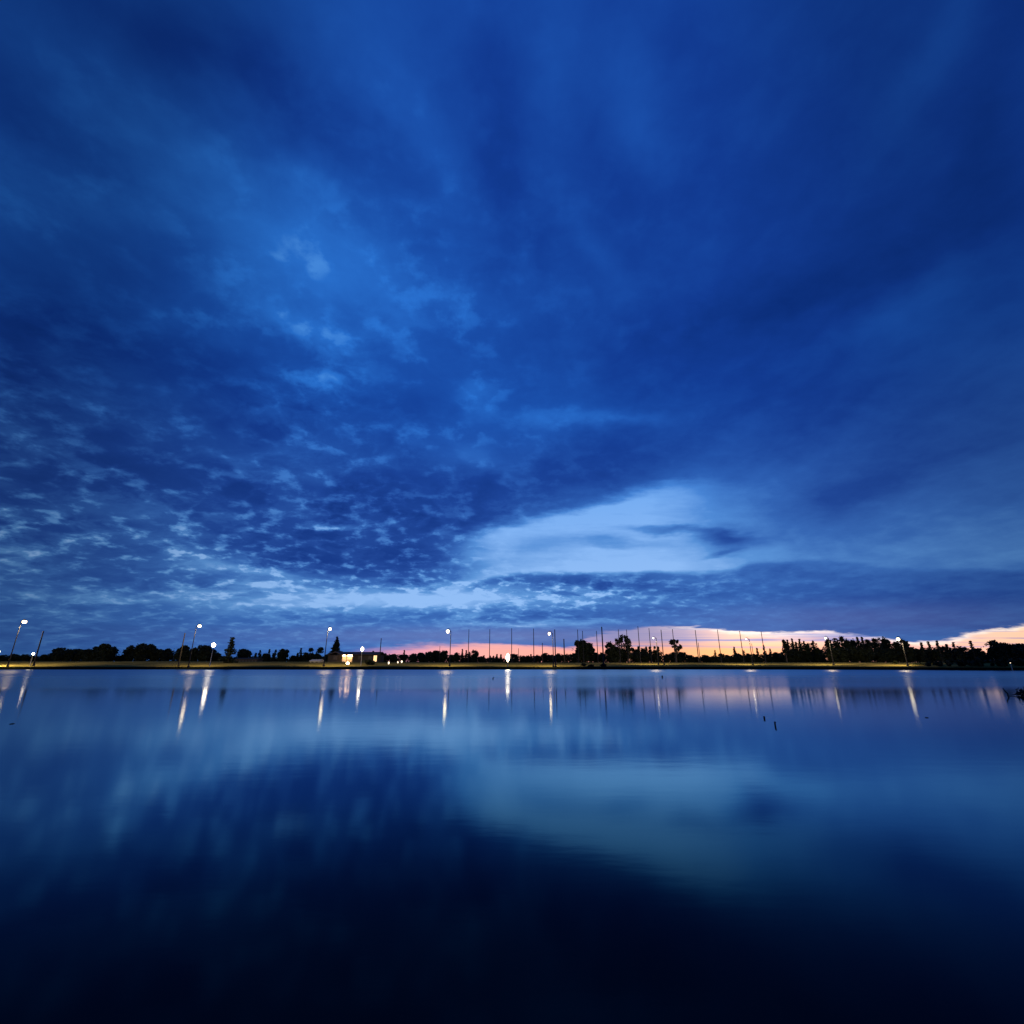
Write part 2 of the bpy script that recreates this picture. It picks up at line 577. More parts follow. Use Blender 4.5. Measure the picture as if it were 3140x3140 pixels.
    nt.links.new(mp2.outputs[0], nz2.inputs['Vector'])
    ad2 = n_('ShaderNodeMath', operation='MULTIPLY_ADD')
    nt.links.new(nz2.outputs[0], ad2.inputs[0])
    ad2.inputs[1].default_value = 0.02
    sb = n_('ShaderNodeMath', operation='SUBTRACT')
    nt.links.new(rg.outputs[0], sb.inputs[0])
    sb.inputs[1].default_value = 0.010
    nt.links.new(sb.outputs[0], ad2.inputs[2])
    nt.links.new(ad2.outputs[0], b.inputs['Roughness'])
    # slow swell
    mp3 = n_('ShaderNodeMapping')
    mp3.inputs['Scale'].default_value = (0.8, 2.2, 1)
    nt.links.new(g.outputs['Position'], mp3.inputs[0])
    nz3 = n_('ShaderNodeTexNoise')
    nz3.inputs['Detail'].default_value = 3
    nz3.inputs['Scale'].default_value = 1.0
    nt.links.new(mp3.outputs[0], nz3.inputs['Vector'])
    bp = n_('ShaderNodeBump')
    bp.inputs['Strength'].default_value = 1.0
    bp.inputs['Distance'].default_value = 0.0012
    nt.links.new(nz3.outputs[0], bp.inputs['Height'])
    nt.links.new(bp.outputs[0], b.inputs['Normal'])
    return m


def ground_mat():
    m = bpy.data.materials.new('grass_and_bank')
    m.use_nodes = True
    nt = m.node_tree
    b = nt.nodes['Principled BSDF']
    b.inputs['Roughness'].default_value = 1.0
    b.inputs['Specular IOR Level'].default_value = 0.0
    g = nt.nodes.new('ShaderNodeNewGeometry')
    nz = nt.nodes.new('ShaderNodeTexNoise')
    nz.inputs['Scale'].default_value = 0.22
    nz.inputs['Detail'].default_value = 8
    nt.links.new(g.outputs['Position'], nz.inputs['Vector'])
    cr = nt.nodes.new('ShaderNodeValToRGB')
    cr.color_ramp.elements[0].position = 0.32
    cr.color_ramp.elements[0].color = (0.105, 0.090, 0.026, 1)
    cr.color_ramp.elements[1].position = 0.7
    cr.color_ramp.elements[1].color = (0.19, 0.155, 0.050, 1)
    nt.links.new(nz.outputs[0], cr.inputs[0])
    # dark soil and growth, bank shade painted in, where the ground meets the water
    sp = nt.nodes.new('ShaderNodeSeparateXYZ')
    nt.links.new(g.outputs['Position'], sp.inputs[0])
    mr = nt.nodes.new('ShaderNodeMapRange')
    mr.inputs[1].default_value = 0.62
    mr.inputs[2].default_value = 0.74
    nt.links.new(sp.outputs[2], mr.inputs[0])
    mx = nt.nodes.new('ShaderNodeMix')
    mx.data_type = 'RGBA'
    nt.links.new(mr.outputs[0], mx.inputs[0])
    mx.inputs[6].default_value = (0.005, 0.006, 0.004, 1)
    nt.links.new(cr.outputs[0], mx.inputs[7])
    nt.links.new(mx.outputs[2], b.inputs['Base Color'])
    return m


# ------------------------------------------------------------------ helpers for objects
def tag(o, label=None, cat=None, group=None, kind=None):
    if label: o['label'] = label
    if cat: o['category'] = cat
    if group: o['group'] = group
    if kind: o['kind'] = kind
    return o


def mesh_obj(name, verts, faces, m, parent=None, smooth=False):
    me = bpy.data.meshes.new(name)
    me.from_pydata([tuple(v) for v in verts], [], faces)
    me.update()
    if smooth:
        me.polygons.foreach_set('use_smooth', [True] * len(me.polygons))
    me.materials.append(m)
    o = bpy.data.objects.new(name, me)
    col.objects.link(o)
    if parent: o.parent = parent
    return o


def empty(name, loc):
    o = bpy.data.objects.new(name, None)
    o.location = loc
    o.empty_display_size = 0.5
    col.objects.link(o)
    return o


class MB:
    def __init__(self):
        self.v, self.f = [], []

    def box(self, x0, x1, y0, y1, z0, z1):
        n = len(self.v)
        self.v += [(x, y, z) for z in (z0, z1) for x, y in ((x0, y0), (x1, y0), (x1, y1), (x0, y1))]
        self.f += [tuple(n + i for i in q) for q in ((3, 2, 1, 0), (4, 5, 6, 7), (0, 1, 5, 4), (1, 2, 6, 5), (2, 3, 7, 6), (3, 0, 4, 7))]
        return self

    def tube(self, pts, rad, seg=8):
        pts = [Vector(p) for p in pts]
        if not isinstance(rad, (list, tuple)): rad = [rad] * len(pts)
        n0 = len(self.v)
        for i, p in enumerate(pts):
            d = (pts[min(i + 1, len(pts) - 1)] - pts[max(i - 1, 0)]).normalized()
            a = d.cross(Vector((0, 0, 1)) if abs(d.z) < 0.9 else Vector((1, 0, 0))).normalized()
            b = d.cross(a)
            for k in range(seg):
                w = 2 * math.pi * k / seg
                self.v.append(tuple(p + (a * math.cos(w) + b * math.sin(w)) * rad[i]))
        for i in range(len(pts) - 1):
            for k in range(seg):
                a0, a1 = n0 + i * seg + k, n0 + i * seg + (k + 1) % seg
                self.f.append((a0, a1, a1 + seg, a0 + seg))
        self.f.append(tuple(n0 + k for k in range(seg))[::-1])
        self.f.append(tuple(n0 + (len(pts) - 1) * seg + k for k in range(seg)))
        return self

    def lathe(self, prof, cx=0, cy=0, cz=0, seg=12):
        n0 = len(self.v)
        for r, z in prof:
            for k in range(seg):
                w = 2 * math.pi * k / seg
                self.v.append((cx + r * math.cos(w), cy + r * math.sin(w), cz + z))
        for i in range(len(prof) - 1):
            for k in range(seg):
                a0, a1 = n0 + i * seg + k, n0 + i * seg + (k + 1) % seg
                self.f.append((a0, a1, a1 + seg, a0 + seg))
        self.f.append(tuple(n0 + k for k in range(seg))[::-1])
        self.f.append(tuple(n0 + (len(prof) - 1) * seg + k for k in range(seg)))
        return self

    def poly(self, pts):
        n = len(self.v)
        self.v += [tuple(p) for p in pts]
        self.f.append(tuple(range(n, n + len(pts))))
        return self

    def build(self, name, m, parent=None, smooth=False):
        return mesh_obj(name, self.v, self.f, m, parent, smooth)


# ------------------------------------------------------------------ terrain and water
def shore_y(x):
    """forward distance of the far waterline"""
    y = 136.0 + 1.2 * math.sin(x * 0.045) + 0.8 * math.sin(x * 0.13 + 1)
    if x > 80: y -= min((x - 80) * 0.42, 22)
    if x < -160: y -= min((-160 - x) * 0.25, 30)
    return y


def ground_z(x, y):
    s = shore_y(x)
    d = y - s
    if d < 0: return -1.2
    if d < 1.6: return -0.15 + (d / 1.6) ** 0.8 * 0.83
    z = 0.68 + 1.15 * (min(d - 1.6, 26) / 26.0) ** 0.9 + 0.0012 * min(max(d - 27, 0), 120)
    if x < -20: z += min(d, 30) * 0.010 * min((-20 - x) / 60, 1.3)
    if d > 120: z += (d - 120) * 0.001
    z += 0.05 * math.sin(x * 0.11 + y * 0.05) * min(d / 10, 1)
    return z


xs = sorted(set([-3500, -2400, -1500, -900, -600] + list(np.arange(-420, 421, 3.0)) + [600, 900, 1500, 2400, 3500]))
offs = [-40, -2, -0.6, -0.1, 0.2, 0.6, 1.0, 1.4, 1.6, 2.2, 4, 8, 14, 22, 32, 44, 60, 80, 105, 140, 220, 400, 900, 3500]
verts, faces = [], []
# near shore behind and beside the viewer joins the lake bed, all one sheet
near = [(-900, 0.9), (-60, 0.7), (-8, 0.35), (0.2, 0.12), (1.5, 0.03), (2.0, -0.2), (4.0, -1.2)]
rows = len(near) + len(offs)
for x in xs:
    for yy, z in near:
        verts.append((x, yy, z))
    for k, o_ in enumerate(offs):
        y = shore_y(x) + o_
        z = ground_z(x, y) if o_ >= 0 else (-1.2 if o_ < -0.7 else -0.15 + o_ * 0.8)
        verts.append((x, y, z + (random.uniform(-.04, .04) if 0 < o_ < 2 else 0)))
for i in range(len(xs) - 1):
    for j in range(rows - 1):
        a = i * rows + j
        faces.append((a, a + rows, a + rows + 1, a + 1))
tag(mesh_obj('ground', verts, faces, ground_mat(), smooth=False), kind='structure')
W = MB()
W.poly([(-3400, 1.0, 0), (3400, 1.0, 0), (3400, 150, 0), (-3400, 150, 0)])
tag(W.build('water', water_mat()), kind='structure')


def gpos(px, row_top, depth):
    """where an upright thing of that depth stands, and its height"""
    p = at(px, row_top, depth)
    gz = ground_z(p.x, depth)
    return Vector((p.x, depth, gz)), p.z - gz


def ground_row(px, depth):
    p = at(px, ROW_H, depth)
    gz = ground_z(p.x, depth)
    d = Vector((p.x, depth, gz - CAM_Z))
    Y = (-SP * d.y + CP * d.z) / (CP * d.y + SP * d.z)
    return 1570 - Y * F


# ------------------------------------------------------------------ trees
def leaf_quads(rng, pts, size, up=0.35):
    n = len(pts)
    a = rng.normal(size=(n, 3)); a /= np.linalg.norm(a, axis=1)[:, None]
    b = rng.normal(size=(n, 3))
    b -= (b * a).sum(1)[:, None] * a
    b /= np.linalg.norm(b, axis=1)[:, None]
    s = size * rng.uniform(0.6, 1.4, size=(n, 1))
    s2 = s * rng.uniform(0.5, 0.9, size=(n, 1))
    v = np.stack([pts - a * s, pts + b * s2, pts + a * s, pts - b * s2], 1).reshape(-1, 3)
    f = np.arange(4 * n).reshape(-1, 4)
    return v, f


def np_mesh(name, v, f, m, parent):
    me = bpy.data.meshes.new(name)
    me.vertices.add(len(v))
    me.vertices.foreach_set('co', v.astype(np.float32).ravel())
    me.loops.add(f.size)
    me.loops.foreach_set('vertex_index', f.astype(np.int32).ravel())
    me.polygons.add(len(f))
    me.polygons.foreach_set('loop_start', np.arange(0, f.size, 4, dtype=np.int32))
    me.update(calc_edges=True)
    me.materials.append(m)
    o = bpy.data.objects.new(name, me)
    col.objects.link(o)
    o.parent = parent
    return o


def in_ball(rng, n, shell=0.35):
    d = rng.normal(size=(n, 3)); d /= np.linalg.norm(d, axis=1)[:, None]
    r = rng.uniform(shell, 1.0, size=(n, 1)) ** 0.6
    return d * r


SEED = [100]


def tree(px, top, hw, depth, kind, label, group, name=None, dens=1.0):
    """px centre, top row, half width in px; kind: round, airy, conifer, column, bush"""
    SEED[0] += 1
    rng = np.random.default_rng(SEED[0])
    base, H = gpos(px, top, depth)
    Wd = abs(at(px + hw, ROW_H, depth).x - at(px - hw, ROW_H, depth).x) / 2
    nm = name or {'round': 'broadleaf_tree', 'airy': 'open_crowned_tree', 'conifer': 'conifer', 'column': 'columnar_tree', 'bush': 'bush', 'ragged': 'ragged_conifer', 'spire': 'spire_conifer'}[kind]
    root = empty(nm, base)
    tag(root, label, 'bush' if kind == 'bush' else 'tree', group)
    P_ = []
    tr = MB()
    m = M_leaf
    if kind in ('round', 'bush'):
        nl = max(7, int(10 * min(2.2, Wd * H / 25)), int(5 * H / Wd))
        z0 = 0.0 if kind == 'bush' else 0.10 * H
        core = []
        for k in range(nl):
            zz = rng.uniform(z0 + 0.12 * H, H * 0.86)
            q = (zz / H - 0.45) / 0.6
            wmax = Wd * math.sqrt(max(0.1, 1 - q * q)) if kind == 'round' else Wd * math.sqrt(max(0.08, 1 - (zz / H) ** 2))
            rr = rng.uniform(0.24, 0.40) * min(Wd, H * 0.7)
            rr = min(rr, H - zz)
            ang = rng.uniform(0, 2 * math.pi)
            rad = max(0, wmax - rr * 0.9) * math.sqrt(rng.uniform(0.1, 1))
            core.append((rad * math.cos(ang), rad * math.sin(ang), zz, rr))
        core.append((0, 0, H * 0.9 - Wd * 0.18, min(Wd * 0.38, H * 0.3)))
        core.append((0, 0, H * 0.5, min(Wd * 0.7, H * 0.45)))
        core.append((0, 0, H * 0.22, min(Wd * 0.8, H * 0.3)))
        for cx, cy, cz, rr in core:
            n = int(max(40, 120 * rr * rr) * dens)
            n = min(n, 900)
            q = in_ball(rng, n) * (rr, rr, rr * 0.85)
            q += np.array((cx, cy, cz))
            P_.append(q)
        # stray sprays beyond the outline
        n = int(40 * dens)
        q = in_ball(rng, n, 0.8) * (Wd * 1.04, Wd * 1.04, H * 0.5)
        q[:, 2] = np.abs(q[:, 2]) + H * 0.5
        P_.append(q)
        size = 0.34
        lims = [((0, 0, 0), (0.05 * Wd, 0, H * 0.35)), ((0.05 * Wd, 0, H * 0.3), (Wd * 0.5, 0.1, H * 0.62)), ((0.02 * Wd, 0, H * 0.3), (-Wd * 0.45, -0.2, H * 0.66)), ((0.03 * Wd, 0, H * 0.33), (0, Wd * 0.3, H * 0.75))]
    elif kind == 'airy':
        lims = [((0, 0, 0), (0.1, 0, H * 0.45))]
        for k in range(24):
            a = rng.uniform(0, 2 * math.pi)
            zz = H * rng.uniform(0.52, 0.96)
            rad = Wd * rng.uniform(0.35, 0.9) * (1.2 - zz / H * 0.5)
            tip = (rad * math.cos(a), rad * math.sin(a), zz)
            lims.append(((0.1, 0, H * rng.uniform(0.25, 0.5)), tip))
            rr = rng.uniform(0.14, 0.30) * Wd
            q = in_ball(rng, int((60 * rr * rr + 22) * dens), 0.0) * (rr, rr, rr * 0.9) + np.array(tip)
            P_.append(q)
        size = 0.30
    elif kind in ('conifer', 'ragged', 'spire'):
        m = M_leaf2
        lev = int(max(9, H / 0.55))
        for k in range(lev):
            f_ = k / (lev - 1)
            zz = H * (0.04 + 0.94 * f_)
            if kind == 'spire':
                wr = Wd * ((1 - f_) ** 1.5 + 0.03) if f_ < .45 else Wd * (0.29 + 0.13 * (0.45 - f_)) * (1.0 - ((f_ - .45) / .56) ** 2)
            else:
                wr = Wd * (1 - f_) ** 0.85 + 0.05
                if kind == 'ragged': wr = Wd * (0.35 + 0.75 * (1 - f_)) * rng.uniform(0.45, 1.15) * (1 if f_ < .9 else 0.7)
            nb = 9 if kind != 'ragged' else 6
            for j in range(nb):
                a = rng.uniform(0, 2 * math.pi)
                ln = wr * rng.uniform(0.7, 1.1)
                n = int(max(4, 10 * ln) * dens)
                s_ = rng.uniform(0.1, 1.0, n)
                q = np.stack([np.cos(a) * ln * s_, np.sin(a) * ln * s_, zz - 0.22 * ln * s_], 1)
                q += rng.normal(scale=0.12, size=q.shape)
                P_.append(q)
        size = 0.27
        lims = [((0, 0, 0), (0, 0, H * 0.97))]
    else:                               # column: narrow poplar
        for k in range(int(max(8, H))):
            zz = H * rng.uniform(0.15, 0.93)
            wr = Wd * (0.55 + 0.5 * math.sin(math.pi * min(1, zz / H)))
            q = in_ball(rng, int(70 * dens), 0.1) * (wr, wr, H * 0.09)
            q += np.array((rng.normal() * 0.12 * Wd, rng.normal() * 0.12 * Wd, zz))
            P_.append(q)
        size = 0.28
        lims = [((0, 0, 0), (0, 0, H * 0.9))]
    pts = np.concatenate(P_)
    pts = pts[pts[:, 2] > 0.05]
    pts[:, 2] = np.minimum(pts[:, 2], H * 1.01)
    v, f = leaf_quads(rng, pts, size)
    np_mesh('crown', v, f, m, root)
    r0 = max(0.09, min(0.32, H * 0.024))
    for k, (a, b) in enumerate(lims):
        a, b = Vector(a), Vector(b)
        mid = (a + b) / 2 + Vector((rng.normal() * 0.04 * H if k else 0, 0, 0))
        sc_ = 1.0 if k == 0 else 0.5
        tr.tube([a, mid, b], [r0 * sc_, r0 * sc_ * 0.75, r0 * sc_ * (0.45 if k == 0 and len(lims) > 1 else 0.2)], 7)
    tr.build('trunk', M_bark, root)
    return root


ORD = ['first', 'second', 'third', 'fourth', 'fifth', 'sixth', 'seventh', 'eighth', 'ninth', 'tenth', 'eleventh', 'twelfth',
       'thirteenth', 'fourteenth', 'fifteenth', 'sixteenth', 'seventeenth', 'eighteenth', 'nineteenth', 'twentieth']


def row(items, text, group, depth0, jit=8):
    """items (px, top, hw, kind[, depth]); text has a {o} for the ordinal from the left"""
    for i, it in enumerate(items):
        d = it[4] if len(it) > 4 else depth0 + random.uniform(-jit, jit)
        kindtxt = {'round': 'rounded broadleaf tree', 'bush': 'low dark bush', 'conifer': 'pointed conifer', 'ragged': 'ragged conifer',
                   'column': 'narrow upright tree', 'airy': 'open airy tree', 'spire': 'spire-shaped conifer'}[it[3]]
        tree(it[0], it[1], it[2], d, it[3], text.format(k=kindtxt, o=ORD[i]), group)


def hedge(prof, depth, label, name='hedge', dens=1.0):
    """a long unbroken belt of growth; prof gives (px, top row) from left to right"""
    SEED[0] += 1
    rng = np.random.default_rng(SEED[0])
    P3 = [(at(x, y, depth)) for x, y in prof]
    X = np.array([p.x for p in P3]); Z = np.array([p.z for p in P3])
    xc = (X[0] + X[-1]) / 2
    gz = min(ground_z(x, depth) for x in X)
    root = empty(name, (xc, depth, gz))
    tag(root, label, 'hedge')
    L = X[-1] - X[0]
    n = int(L * np.mean(Z - gz) * 26 * dens)
    x = rng.uniform(X[0], X[-1], n)
    lump = np.sin(x * 1.3 + 2 * np.sin(x * 0.37)) * 0.25 + np.sin(x * 3.1 + 1) * 0.15
    top = np.interp(x, X, Z) - gz + lump
    f = rng.uniform(0, 1, n) ** 1.15
    y = rng.uniform(-1.6, 1.6, n)
    z = np.maximum(f * (top - 0.25) * (1 - 0.08 * y * y), 0.1)
    v, q = leaf_quads(rng, np.stack([x - xc, y, z], 1), 0.34)
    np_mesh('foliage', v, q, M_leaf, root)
    st = MB()
    for xx in np.arange(X[0] + 0.5, X[-1], 2.6):
        zt = float(np.interp(xx, X, Z)) - gz
        g0 = ground_z(xx, depth) - gz
        st.tube([(xx - xc, 0.1, g0 - 0.1), (xx - xc + rng.normal() * 0.2, 0, zt * 0.75)], [0.09, 0.03], 5)
    o = st.build('stems', M_bark, root)
    tag(o, kind='stuff')
    return root


hedge([(-40, 2010), (60, 2010), (130, 2012), (180, 2004), (230, 1998), (340, 1992), (362, 2010), (390, 2008), (420, 1992), (530, 1994), (560, 2000), (660, 1998), (690, 2012), (730, 2014)], 214,
      'long dark thicket filling the gaps between the dome-topped trees at left')
hedge([(730, 2006), (770, 2010), (800, 2012), (850, 2018), (905, 2020), (930, 2006), (960, 2008), (990, 2012), (1030, 2000)], 222,
      'low thicket behind the sheds and the row of small conifers')
hedge([(1160, 2004), (1240, 2005), (1262, 2009), (1300, 2001), (1340, 1999), (1365, 2000), (1382, 2009), (1400, 2006), (1462, 2003), (1472, 2014), (1560, 2016)], 244,
      'dark thicket between the lit house and the oval lamp')
hedge([(1560, 2010), (1630, 2010), (1650, 2008), (1700, 2008), (1760, 2003), (1850, 2001), (1880, 1985), (1940, 1992), (2025, 1992), (2034, 2010), (2060, 2002), (2100, 2002), (2130, 2012), (2180, 2016)], 240,
      'dark thicket between the oval lamp and the lone airy tree')
hedge([(2180, 2012), (2240, 2009), (2300, 2008), (2340, 2004), (2395, 2000), (2410, 1967), (2500, 1970), (2508, 1988), (2522, 1990), (2532, 1960), (2600, 1961), (2680, 1960), (2712, 1962), (2724, 1972), (2745, 1974), (2756, 1960), (2778, 1966), (2790, 1988)], 205,
      'dark undergrowth along the back of the dense wood')
hedge([(2780, 1986), (2850, 1982), (2930, 1984), (3000, 1988), (3015, 2004), (3040, 1990), (3200, 1990)], 182,
      'dark growth behind the spiky conifers at right')

G_L = 'dark trees of the left shore'
row([(10, 2008, 22, 'bush'), (42, 2005, 20, 'bush'), (76, 2006, 22, 'bush'), (108, 2011, 18, 'bush'), (136, 2007, 18, 'bush'), (160, 2002, 17, 'bush')],
    'low {k}, {o} from the left edge behind the brightest lit grass'.replace('low {k}', '{k}'), G_L, 200)
row([(188, 1987, 20, 'airy'), (178, 1998, 22, 'round'), (208, 1990, 26, 'round'), (240, 1990, 28, 'round'), (272, 1990, 28, 'round'), (302, 1982, 26, 'round'),
     (326, 1973, 22, 'round'), (346, 1981, 18, 'round'), (366, 2011, 16, 'bush')],
    '{k}, {o} from left in the mass right of the leftmost leaning pole', G_L, 205)
tree(440, 1973, 44, 205, 'round', 'large smooth dome-shaped tree left of the two leaning lamp poles', G_L)
row([(402, 1988, 28, 'round'), (482, 1989, 30, 'round'), (516, 1989, 26, 'round')],
    'dark {k}, {o} from left beside the large dome-shaped tree', G_L, 210, 3)
row([(568, 1979, 32, 'round'), (600, 1986, 26, 'round'), (630, 1977, 26, 'round'), (652, 1988, 14, 'round'), (668, 2001, 12, 'bush'), (690, 2012, 18, 'bush')],
    '{k}, {o} from left in the clump behind the teardrop-bright path lamp', G_L, 200, 4)
tree(712, 1955, 27, 158, 'ragged', 'tall ragged conifer standing alone right of the bright path lamp', G_L, dens=1.8)
row([(748, 1989, 24, 'round'), (768, 1999, 6, 'conifer'), (785, 2003, 7, 'conifer'), (798, 1995, 12, 'conifer'), (816, 2003, 14, 'bush'), (827, 1992, 9, 'conifer'),
     (838, 2004, 10, 'conifer'), (846, 1993, 7, 'conifer')],
    '{k}, {o} from left between the ragged conifer and the pale sheds', G_L, 215, 5)
tree(868, 1989, 22, 205, 'round', 'rounded tree with a gap low in its crown, left of the white shed', G_L)
row([(900, 2010, 12, 'bush'), (913, 2003, 11, 'conifer'), (924, 1988, 12, 'conifer'), (938, 2000, 14, 'bush'), (955, 1985, 9, 'column'), (957, 2002, 18, 'bush'),
     (984, 1982, 11, 'column'), (972, 2004, 16, 'bush')],
    '{k}, {o} from left in the row behind the white shed', G_L, 212, 3)
tree(1034, 1953, 50, 196, 'spire', 'tall spire-shaped conifer with spreading skirt left of the lit house', G_L, dens=2.4)

G_C = 'dark trees of the middle shore'
row([(1180, 2006, 24, 'bush'), (1206, 2005, 22, 'bush'), (1240, 1995, 7, 'conifer'), (1238, 2007, 22, 'bush'), (1268, 2004, 22, 'bush'),
     (1292, 2001, 22, 'bush'), (1318, 1998, 20, 'bush'), (1340, 1994, 18, 'round'), (1360, 1994, 18, 'round'), (1384, 2007, 18, 'bush'), (1400, 2001, 16, 'bush')],
    '{k}, {o} from left between the lit house and the first tall net pole', G_C, 230, 6)
row([(1418, 1991, 8, 'conifer'), (1430, 1995, 9, 'conifer'), (1440, 2000, 10, 'conifer'), (1456, 1993, 14, 'round'), (1476, 2012, 12, 'bush'), (1484, 2011, 8, 'conifer'),
     (1503, 2012, 8, 'conifer'), (1513, 2012, 7, 'conifer'), (1524, 2006, 7, 'conifer'), (1536, 2007, 6, 'conifer')],
    '{k}, {o} from left between the first net pole and the oval lamp', G_C, 235, 5)
row([(1572, 2004, 10, 'column'), (1583, 2006, 8, 'column'), (1604, 2011, 10, 'bush'), (1618, 2010, 9, 'bush'), (1628, 2007, 6, 'conifer'), (1645, 2010, 16, 'bush'),
     (1672, 2002, 16, 'round'), (1692, 2008, 16, 'bush'), (1712, 2003, 14, 'round'), (1735, 2008, 20, 'bush')],
    '{k}, {o} from left between the oval lamp and the round-crowned tree', G_C, 235, 5)
tree(1784, 1961, 31, 185, 'round', 'round-crowned tree standing left of the two big tree clumps', G_C, dens=1.2)
tree(1808, 1968, 16, 190, 'round', 'smaller tree against the right flank of the round-crowned tree', G_C)
row([(1760, 2003, 16, 'bush'), (1825, 2000, 18, 'bush'), (1845, 2001, 16, 'bush')],
    '{k}, {o} from left at the foot of the round-crowned tree', G_C, 200, 4)
row([(1869, 1965, 18, 'round'), (1880, 1975, 24, 'round'), (1893, 1950, 12, 'column'), (1905, 1947, 9, 'column'), (1919, 1945, 11, 'airy'), (1928, 1956, 11, 'column'),
     (1910, 1990, 26, 'round')],
    '{k}, {o} from left in the tall broken clump behind the thick pole', G_C, 185, 4)
row([(1938, 1984, 6, 'column'), (1947, 1990, 14, 'bush'), (1957, 1977, 5, 'column'), (1970, 1986, 12, 'bush'), (1980, 1975, 4, 'column'), (1992, 1979, 5, 'column'),
     (2006, 1980, 5, 'column'), (2017, 1983, 5, 'column'), (2010, 1996, 18, 'bush'), (1978, 1996, 22, 'bush'), (1950, 2000, 22, 'bush')],
    '{k}, {o} planted in the spiky hedge left of the lone airy tree', G_C, 200, 4)
tree(2068, 1959, 22, 190, 'airy', 'lone airy tree with a small crown seen against the cream sky', G_C, dens=1.1)
row([(2045, 2005, 16, 'bush'), (2064, 1999, 18, 'bush'), (2088, 1999, 20, 'round'), (2112, 2008, 18, 'bush'), (2135, 2014, 18, 'bush'), (2160, 2008, 14, 'round'), (2178, 2014, 12, 'bush')],
    '{k}, {o} from left under and right of the lone airy tree', G_C, 215, 5)
row([(2192, 1995, 10, 'conifer'), (2211, 2003, 12, 'round'), (2228, 2009, 14, 'bush'), (2251, 1984, 11, 'conifer'), (2264, 2004, 14, 'bush'), (2280, 1996, 13, 'conifer'),
     (2292, 2003, 12, 'round'), (2312, 2003, 8, 'column'), (2321, 1988, 9, 'conifer'), (2341, 1979, 10, 'conifer'), (2361, 1990, 9, 'conifer'), (2378, 1999, 13, 'round'), (2392, 2002, 12, 'bush')],
    '{k}, {o} from left of those below the open orange sky', G_C, 225, 5)

G_R = 'trees of the dense wood on the right'
row([(2402, 1960, 7, 'column'), (2414, 1963, 8, 'conifer'), (2428, 1959, 11, 'conifer'), (2440, 1970, 12, 'conifer'), (2450, 1960, 11, 'conifer'), (2464, 1966, 11, 'conifer'),
     (2474, 1969, 11, 'round'), (2492, 1965, 10, 'conifer'), (2503, 1984, 12, 'round'), (2420, 1995, 28, 'round'), (2455, 1992, 28, 'round'), (2490, 1998, 26, 'round'), (2514, 1992, 14, 'bush')],
    '{k}, {o} in the left half of the dense wood', G_R, 190, 5)
row([(2536, 1955, 11, 'round'), (2558, 1951, 9, 'column'), (2579, 1951, 9, 'column'), (2596, 1957, 12, 'round'), (2612, 1956, 12, 'round'), (2628, 1954, 10, 'conifer'),
     (2642, 1954, 10, 'conifer'), (2660, 1957, 10, 'round'), (2677, 1953, 9, 'column'), (2692, 1950, 10, 'column'), (2708, 1951, 12, 'round'), (2722, 1960, 8, 'column'),
     (2762, 1955, 14, 'round'), (2774, 1962, 12, 'round'), (2746, 1964, 13, 'round')],
    '{k}, {o} in the tallest middle row of the dense wood', G_R, 185, 5)
row([(2545, 1984, 24, 'round'), (2580, 1982, 26, 'round'), (2615, 1980, 26, 'round'), (2650, 1986, 26, 'round'), (2690, 1986, 26, 'round'), (2725, 1988, 26, 'round'), (2760, 1984, 24, 'round')],
    'shorter {k}, {o} from left along the front of the dense wood', G_R, 172, 3)
row([(2788, 1982, 12, 'round'), (2806, 1987, 14, 'round'), (2824, 1971, 12, 'conifer'), (2846, 1968, 8, 'conifer'), (2872, 1966, 11, 'conifer'), (2889, 1980, 12, 'round'),
     (2901, 1976, 12, 'conifer'), (2922, 1970, 10, 'conifer'), (2940, 1980, 14, 'round'), (2956, 1982, 14, 'round'), (2975, 1966, 10, 'conifer'), (3000, 1984, 12, 'round'),
     (2835, 1990, 26, 'round'), (2880, 1992, 28, 'round'), (2930, 1994, 28, 'round'), (2978, 1996, 26, 'round')],
    '{k}, {o} in the spiky line between wood and rightmost tree', G_R, 165, 4)
row([(2880, 2028, 40, 'bush', 128), (2940, 2022, 44, 'bush', 126), (3000, 2020, 40, 'bush', 124), (3060, 2020, 44, 'bush', 123), (3120, 2018, 44, 'bush', 122), (3180, 2018, 44, 'bush', 121),
     (2830, 2034, 26, 'bush', 134), (3018, 2012, 22, 'bush', 140)],
    'wide {k}, {o} of those along the dark right-hand bank', 'bushes along the right-hand bank', 125)
tree(3042, 1963, 26, 135, 'round', 'broad dark tree with a flat-topped crown at the right end of the shore', G_R, dens=1.3)
tree(3080, 1970, 34, 137, 'round', 'tree directly right of the flat-topped broad tree', G_R, dens=1.2)
tree(3122, 1972, 34, 138, 'round', 'tree at the right edge of the photo, second from the frame corner', G_R, dens=1.2)
tree(3170, 1984, 40, 138, 'round', 'tree cut by the right edge of the photo', G_R)
# small bushes on the grass close to the water
tree(1131, 2024, 20, 146, 'bush', 'dark squat bush on the lit grass in front of the house', 'bushes on the lit grass')
tree(1790, 2036, 8, 141, 'bush', 'small bush on the waterside grass below the round-crowned tree', 'bushes on the lit grass')
tree(1813, 2040, 8, 139, 'bush', 'tiny bush on the bank just left of the thick pole', 'bushes on the lit grass')
tree(1850, 2037, 9, 139, 'bush', 'small bush at the foot of the thick pole', 'bushes on the lit grass')
tree(2745, 2030, 5, 142, 'bush', 'small bush on the lit grass left of the leaning lit lamp post', 'bushes on the lit grass')


